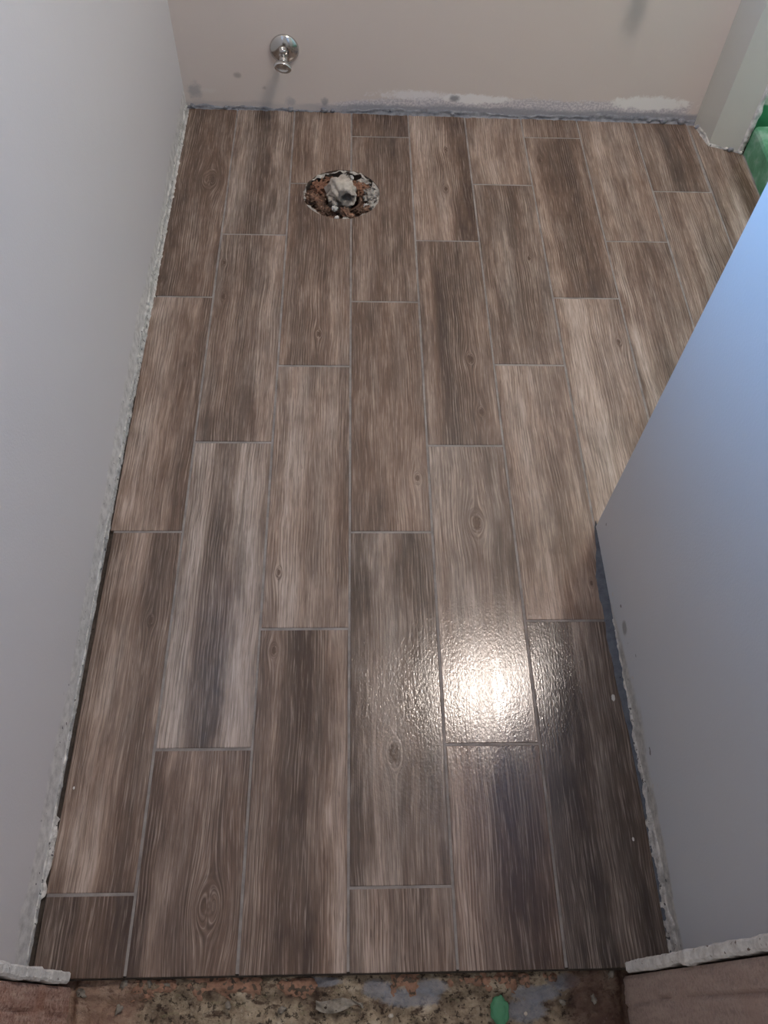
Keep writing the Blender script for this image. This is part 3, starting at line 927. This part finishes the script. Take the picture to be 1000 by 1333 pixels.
# cement pad and rust crusts
for nm, ang, r, sz, mt, sd in (('cement_patch', 8, .078, (.017, .030, .008), M_cement, 1), ('cement_patch', 48, .083, (.024, .011, .007), M_cement, 2),
                               ('cement_patch', 85, .078, (.022, .008, .007), M_cement, 5), ('cement_patch', -18, .084, (.011, .018, .008), M_cement, 9),
                               ('rust_crust', 148, .070, (.022, .017, .012), M_orange, 3), ('rust_crust', 185, .074, (.018, .024, .009), M_rust, 4),
                               ('rust_crust', 225, .070, (.024, .016, .009), M_rust, 6), ('rust_crust', 282, .068, (.026, .012, .009), M_rust, 7),
                               ('rust_crust', 35, .056, (.020, .020, .013), M_orange, 8), ('rust_crust', 110, .066, (.020, .010, .009), M_orange, 10),
                               ('rust_crust', 320, .072, (.018, .013, .008), M_rust, 12), ('mortar_crumb', 330, .070, (.007, .005, .004), M_gypsum, 13),
                               ('mortar_crumb', 262, .084, (.006, .004, .004), M_gypsum, 14), ('mortar_crumb', 250, .050, (.007, .006, .005), M_gypsum, 15),
                               ('mortar_crumb', 280, .088, (.004, .003, .003), M_gypsum, 16), ('mortar_crumb', 72, .081, (.006, .004, .004), M_gypsum, 17)):
    a = math.radians(ang)
    v, f = lump((math.cos(a) * r, math.sin(a) * r, 0.0 if 'crumb' not in nm else 0.004), sz, sd * 2.3, 0.95, 3.6, 4, 0.3 * sd)
    new_obj(nm, v, f, mt, fl, smooth=True)

def rag_mat():
    b = NB('dirty_white_rag'); co = b.obj()
    n = b.noise(co, 45.0, 4, 0.6)
    c = b.ramp(n, [(0.30, lin(150, 142, 134)), (0.55, lin(196, 189, 180)), (0.75, lin(214, 208, 200))])
    w = b.noise(co, 700.0, 2)
    c = b.mix(b.ss(w, 0.4, 0.7, 0.0, 0.18), c, lin(110, 104, 98))
    # dirty wet stain round the mouth of the twisted cloth
    d = b.n('ShaderNodeVectorMath', operation='DISTANCE'); b.t.links.new(co, d.inputs[0]); d.inputs[1].default_value = (0.008, -0.030, 0.040)
    r = b.f('ADD', d.outputs['Value'], b.f('MULTIPLY', b.f('SUBTRACT', n, 0.5), 0.02))
    c = b.mix(b.ss(r, 0.026, 0.017, 0.0, 0.75), c, lin(70, 68, 68))
    return b.done(c, 0.9, b.bump(b.f('ADD', w, b.f('MULTIPLY', n, 3.0)), 0.0015, 0.6), spec=0.15)
M_rag = rag_mat()
# rag: a twisted bundle with its open mouth towards the doorway
rag = empty('rag', (HOLE[0], HOLE[1], -0.03))
tag(rag, 'crumpled dirty white rag stuffed into the toilet drain', 'rag')
path = [((-0.002, 0.004, -0.020), .024), ((-0.005, 0.010, 0.004), .029), ((-0.004, 0.012, 0.026), .034), ((0.000, 0.004, 0.043), .031),
        ((0.006, -0.010, 0.048), .027), ((0.012, -0.024, 0.044), .023), ((0.016, -0.033, 0.040), .0205), ((0.0165, -0.034, 0.0395), .0165),
        ((0.013, -0.026, 0.040), .013), ((0.008, -0.014, 0.042), .010), ((0.004, -0.005, 0.042), .004)]
V, F = [], []
seg = 64
pts = [Vector(p) for p, _ in path]
dirs = []
fine_path = []
for i in range(len(path) - 1):
    for s in range(4):
        t = s / 4
        fine_path.append((pts[i].lerp(pts[i + 1], t), path[i][1] * (1 - t) + path[i + 1][1] * t, i + t))
fine_path.append((pts[-1], path[-1][1], len(path) - 1))
for (p, r, q) in fine_path:
    # fixed frame: axis swings from up to -y so the bundle bends over
    k = min(1.0, max(0.0, (q - 1.5) / 3.0))
    ax = Vector((0.25 * k, -0.86 * k, 1 - 0.75 * k)).normalized()
    a = Vector((1, 0.29, 0)).normalized(); a = (a - ax * a.dot(ax)).normalized(); bb = ax.cross(a)
    for j in range(seg):
        t = 2 * math.pi * j / seg
        fold = 0.10 * math.sin(5 * t + q * 0.9) + 0.07 * math.sin(9 * t - q * 1.3)
        d = a * math.cos(t) * 1.08 + bb * math.sin(t) * 0.95
        pp = p + d * r
        nn = 0.22 * fbm(pp.x * 45, pp.y * 45, pp.z * 45 + 3, 4)
        inner = 0.5 if q > 6.9 else 1.0
        V.append(tuple(p + d * r * (1 + (fold + nn) * inner)))
for i in range(len(fine_path) - 1):
    for j in range(seg):
        j2 = (j + 1) % seg
        F.append((i * seg + j, i * seg + j2, (i + 1) * seg + j2, (i + 1) * seg + j))
F.append(tuple(reversed(range(seg))))
new_obj('bundle', V, F, M_rag, rag, smooth=True)
# loose frayed corner of the cloth
for c_, sz, sd, rz in (((-0.018, -0.026, 0.026), (0.006, 0.014, 0.004), 3, 0.3), ((-0.024, -0.012, 0.028), (0.008, 0.016, 0.007), 5, -0.4)):
    v, f = lump(c_, sz, sd, 0.7, 2.2, 3, rz)
    new_obj('cloth_corner', v, f, M_rag, rag, smooth=True)

# ------------------------------------------------------------------ threshold rubble
def rubble_mat():
    b = NB('old_mortar_bed'); co = b.obj()
    n = b.noise(co, 24.0, 5, 0.65)
    c = b.ramp(n, [(0.34, lin(74, 60, 52)), (0.47, lin(122, 108, 92)), (0.58, lin(158, 144, 124)), (0.70, lin(184, 172, 154))])
    g = b.noise(co, 120.0, 4, 0.7)
    c = b.mix(b.ss(g, 0.47, 0.38, 0, .85), c, lin(44, 36, 32))
    gz = b.noise(b.vec(b.f('MULTIPLY', b.x, 34.0), b.f('MULTIPLY', b.y, 90.0), 7.0), 1.0, 4, 0.65)
    c = b.mix(b.ss(gz, 0.55, 0.66, 0, .8), c, lin(70, 54, 46))
    c = b.mix(b.ss(gz, 0.42, 0.34, 0, .4), c, lin(126, 122, 96))
    c = b.mix(b.ss(g, 0.62, 0.70, 0, .6), c, lin(168, 158, 142))
    # blue grey adhesive smears
    for (x0, y0, rx, ry, s) in ((0.510, -1.967, .022, .011, 1.), (0.555, -1.978, .040, .012, 2.), (0.585, -1.966, .022, .010, 7.), (0.735, -1.977, .032, .011, 3.),
                                (0.715, -1.998, .030, .014, 6.), (0.420, -1.957, .040, .006, 4.), (0.775, -1.963, .020, .010, 5.)):
        c = b.mix(b.f('MULTIPLY', blob(b, b.x, b.y, x0, y0, rx, ry, 0.5, 0.5, s), 0.7), c, lin(132, 136, 145))
    # dark brown end by the partition
    c = b.mix(b.f('MULTIPLY', b.ss(b.f('ADD', b.x, b.f('MULTIPLY', n, 0.06)), 0.795, 0.825), 0.75), c, lin(92, 70, 63))
    c = b.mix(b.f('MULTIPLY', b.ss(b.f('ADD', b.x, b.f('MULTIPLY', n, 0.06)), 0.225, 0.185), 0.6), c, lin(150, 120, 106))
    return b.done(c, 0.9, b.bump(b.f('ADD', g, n), 0.005, 0.7), spec=0.2)
M_rubble = rubble_mat()
V, F = [], []
nx, ny = 220, 44
for j in range(ny + 1):
    y = -1.9495 - 0.150 * j / ny
    for i in range(nx + 1):
        x = 0.060 + 0.824 * i / nx
        step = 0.006 / (1 + math.exp((y + 1.974 + 0.006 * fbm(x * 14, 3.0, 0.0, 3)) * -900))
        z = -0.024 + step + 0.0085 * fbm(x * 26, y * 34, 2.0, 6)
        z -= 0.010 * (math.exp(-((x - 0.083) / 0.004) ** 2) + math.exp(-((x - 0.861) / 0.004) ** 2))
        V.append((x, y, z))
for j in range(ny):
    for i in range(nx):
        a = j * (nx + 1) + i
        F.append((a, a + nx + 1, a + nx + 2, a + 1))
th = new_obj('floor_threshold', V, F, M_rubble, smooth=True)
tag(th, 'broken old mortar bed in the doorway below the tile edge', kind='structure')
M_brick = plaster_mat('orange_brick', lin(118, 92, 78), lin(160, 124, 104), lin(92, 80, 70), 0.55)
# orange brick fragments showing under the tile edge
for (x0, x1, ya, yb, zt, s) in ((0.158, 0.232, -1.951, -1.976, -0.0150, 1), (0.232, 0.352, -1.950, -1.976, -0.0145, 2), (0.352, 0.425, -1.952, -1.977, -0.0160, 3),
                                (0.524, 0.572, -1.950, -1.976, -0.0150, 4), (0.602, 0.664, -1.951, -1.974, -0.0155, 5), (0.650, 0.712, -1.950, -1.975, -0.0155, 6),
                                (0.705, 0.770, -1.952, -1.970, -0.0165, 7)):
    V, F = [], []
    nn, mm = 44, 14
    for i in range(nn + 1):
        for j in range(mm + 1):
            u, w = i / nn, j / mm
            x = x0 + (x1 - x0) * u; y = ya + (yb - ya) * w
            x += 0.005 * fbm(y * 150, s, 1.0, 3); y += 0.006 * fbm(x * 60, s, 2.0, 4) * w
            ed = min(u, 1 - u) * (x1 - x0) * 110; ew = min(1.0, (1 - w) * 2.2)
            z = zt + 0.0055 * fbm(x * 70, y * 90, s, 5) - 0.009 * (1 - min(1.0, ed)) - 0.010 * (1 - ew)
            V.append((x, y, z))
    for i in range(nn):
        for j in range(mm):
            a = i * (mm + 1) + j
            F.append((a, a + 1, a + mm + 2, a + mm + 1))
    new_obj('brick_fragment', V, F, M_brick, th, smooth=True)
v, f = box(-0.10, 1.70, -2.10, -1.9505, -0.12, -0.045)
new_obj('slab', v, f, M_sub, th)

# loose bits lying on the threshold
def crumple(name, loc, sz, seed, mat, label, cat, amp=0.8, rz=0.0, group=None, sub=4):
    v, f = lump((0, 0, sz[2] * 0.6), sz, seed, amp, 2.0, sub, rz)
    o = new_obj(name, v, f, mat, None, loc, smooth=True)
    tag(o, label, cat, group=group)
    return o
M_wad = plaster_mat('torn_paper', lin(100, 92, 84), lin(150, 144, 134), lin(52, 44, 40), 0.64)
M_gblob = simple('green_sealant', lin(72, 134, 98), 0.6, bump=(90.0, 0.002))
M_peb = simple('white_pebble', lin(188, 180, 168), 0.7)
# curled scrap of torn board: a wavy ribbon sheet
V, F = [], []
na, nb_ = 44, 14
for i in range(na + 1):
    for j in range(nb_ + 1):
        u, w = i / na, j / nb_ - 0.5
        ang = -2.4 + 3.6 * u ** 0.7
        rad = 0.010 + 0.028 * u
        x = -0.018 + math.cos(ang) * 0.010 + 0.055 * u; y = -0.004 + math.sin(ang) * 0.010 * (1 - u) - 0.010 * u + w * 0.017 * (0.6 + 0.4 * math.sin(u * 6))
        z = 0.005 + 0.006 * abs(math.sin(u * 9 + w * 3)) * (1 - 0.3 * u) + 0.003 * fbm(x * 90, y * 90, 2.0, 3)
        V.append((x, y, z))
n1 = len(V)
V += [(x, y, z - 0.0012) for x, y, z in V]
for i in range(na):
    for j in range(nb_):
        a = i * (nb_ + 1) + j
        F.append((a, a + nb_ + 1, a + nb_ + 2, a + 1)); F.append((n1 + a, n1 + a + 1, n1 + a + nb_ + 2, n1 + a + nb_ + 1))
scrap = new_obj('board_scrap', V, F, M_wad, None, (0.448, -1.974, -0.018), smooth=True)
tag(scrap, 'curled grey scrap of torn board on the broken mortar', 'scrap')
crumple('sealant_blob', (0.680, -1.997, -0.019), (0.0125, 0.018, 0.005), 4.0, M_gblob, 'small green blob of sealant on the broken mortar', 'sealant', 0.22)
crumple('pebble', (0.527, -2.000, -0.016), (0.0035, 0.003, 0.003), 2.0, M_peb, 'tiny white pebble on the broken mortar beside the curled scrap', 'pebble', 0.3, sub=2)
crumple('pebble', (0.716, -2.001, -0.016), (0.0025, 0.0025, 0.002), 6.0, M_peb, 'tiny white pebble on the broken mortar beside the green blob', 'pebble', 0.3, sub=2)
for (x, y, s, sd) in ((0.153, -1.954, .008, 1), (0.188, -1.955, .005, 2), (0.212, -1.957, .005, 3), (0.150, -1.985, .007, 4), (0.300, -1.983, .006, 5), (0.095, -1.965, .008, 6),
                      (0.845, -1.955, .007, 7), (0.815, -1.985, .006, 8), (0.770, -1.988, .005, 9), (0.375, -1.990, .006, 10)):
    v, f = lump((x, y, -0.016), (s, s * .6, s * .6), sd * 1.7, 0.7, 2.0, 2, sd)
    new_obj('mortar_crumb', v, f, M_wad, th, smooth=True)

# hall side of the doorway wall, and the hall floor
M_hall = simple('bare_hall_floor', lin(128, 112, 100), 0.7, bump=(60.0, 0.002))
v, f = box(-0.90, 0.070, -2.082, -2.0685, -0.05, H)
tag(new_obj('wall_hall_left', v, f, M_wall), 'grey hall wall outside the doorway on the side of the long grey wall', kind='structure')
v, f = box(0.874, 2.00, -2.082, -2.0685, -0.05, H)
tag(new_obj('wall_hall_right', v, f, M_wall), 'grey hall wall outside the doorway on the side of the partition', kind='structure')
v, f = box(-0.90, 2.00, -3.4, -2.075, -0.12, -0.031)
tag(new_obj('floor_hall', v, f, M_hall), 'bare hall floor outside the doorway', kind='structure')
# white specks stuck to the planks
for (x, y, r, lb) in ((0.040, -1.690, .0018, 'tiny white plaster speck on the planks beside the long grey wall'),
                      (0.905, -1.776, .0022, 'tiny white plaster speck on the dark plank near the doorway end of the partition'),
                      (0.912, -1.552, .0042, 'oval white plaster speck, the largest on the dark plank beside the partition')):
    v, f = lump((0, 0, r * 0.3), (r * .8, r * 1.4, r * 0.5), x * 50, 0.3, 2.0, 2)
    o = new_obj('plaster_speck', v, f, M_gypsum, None, (x, y, 0.0003), smooth=True)
    tag(o, lb, 'speck', group='plaster specks on the floor')
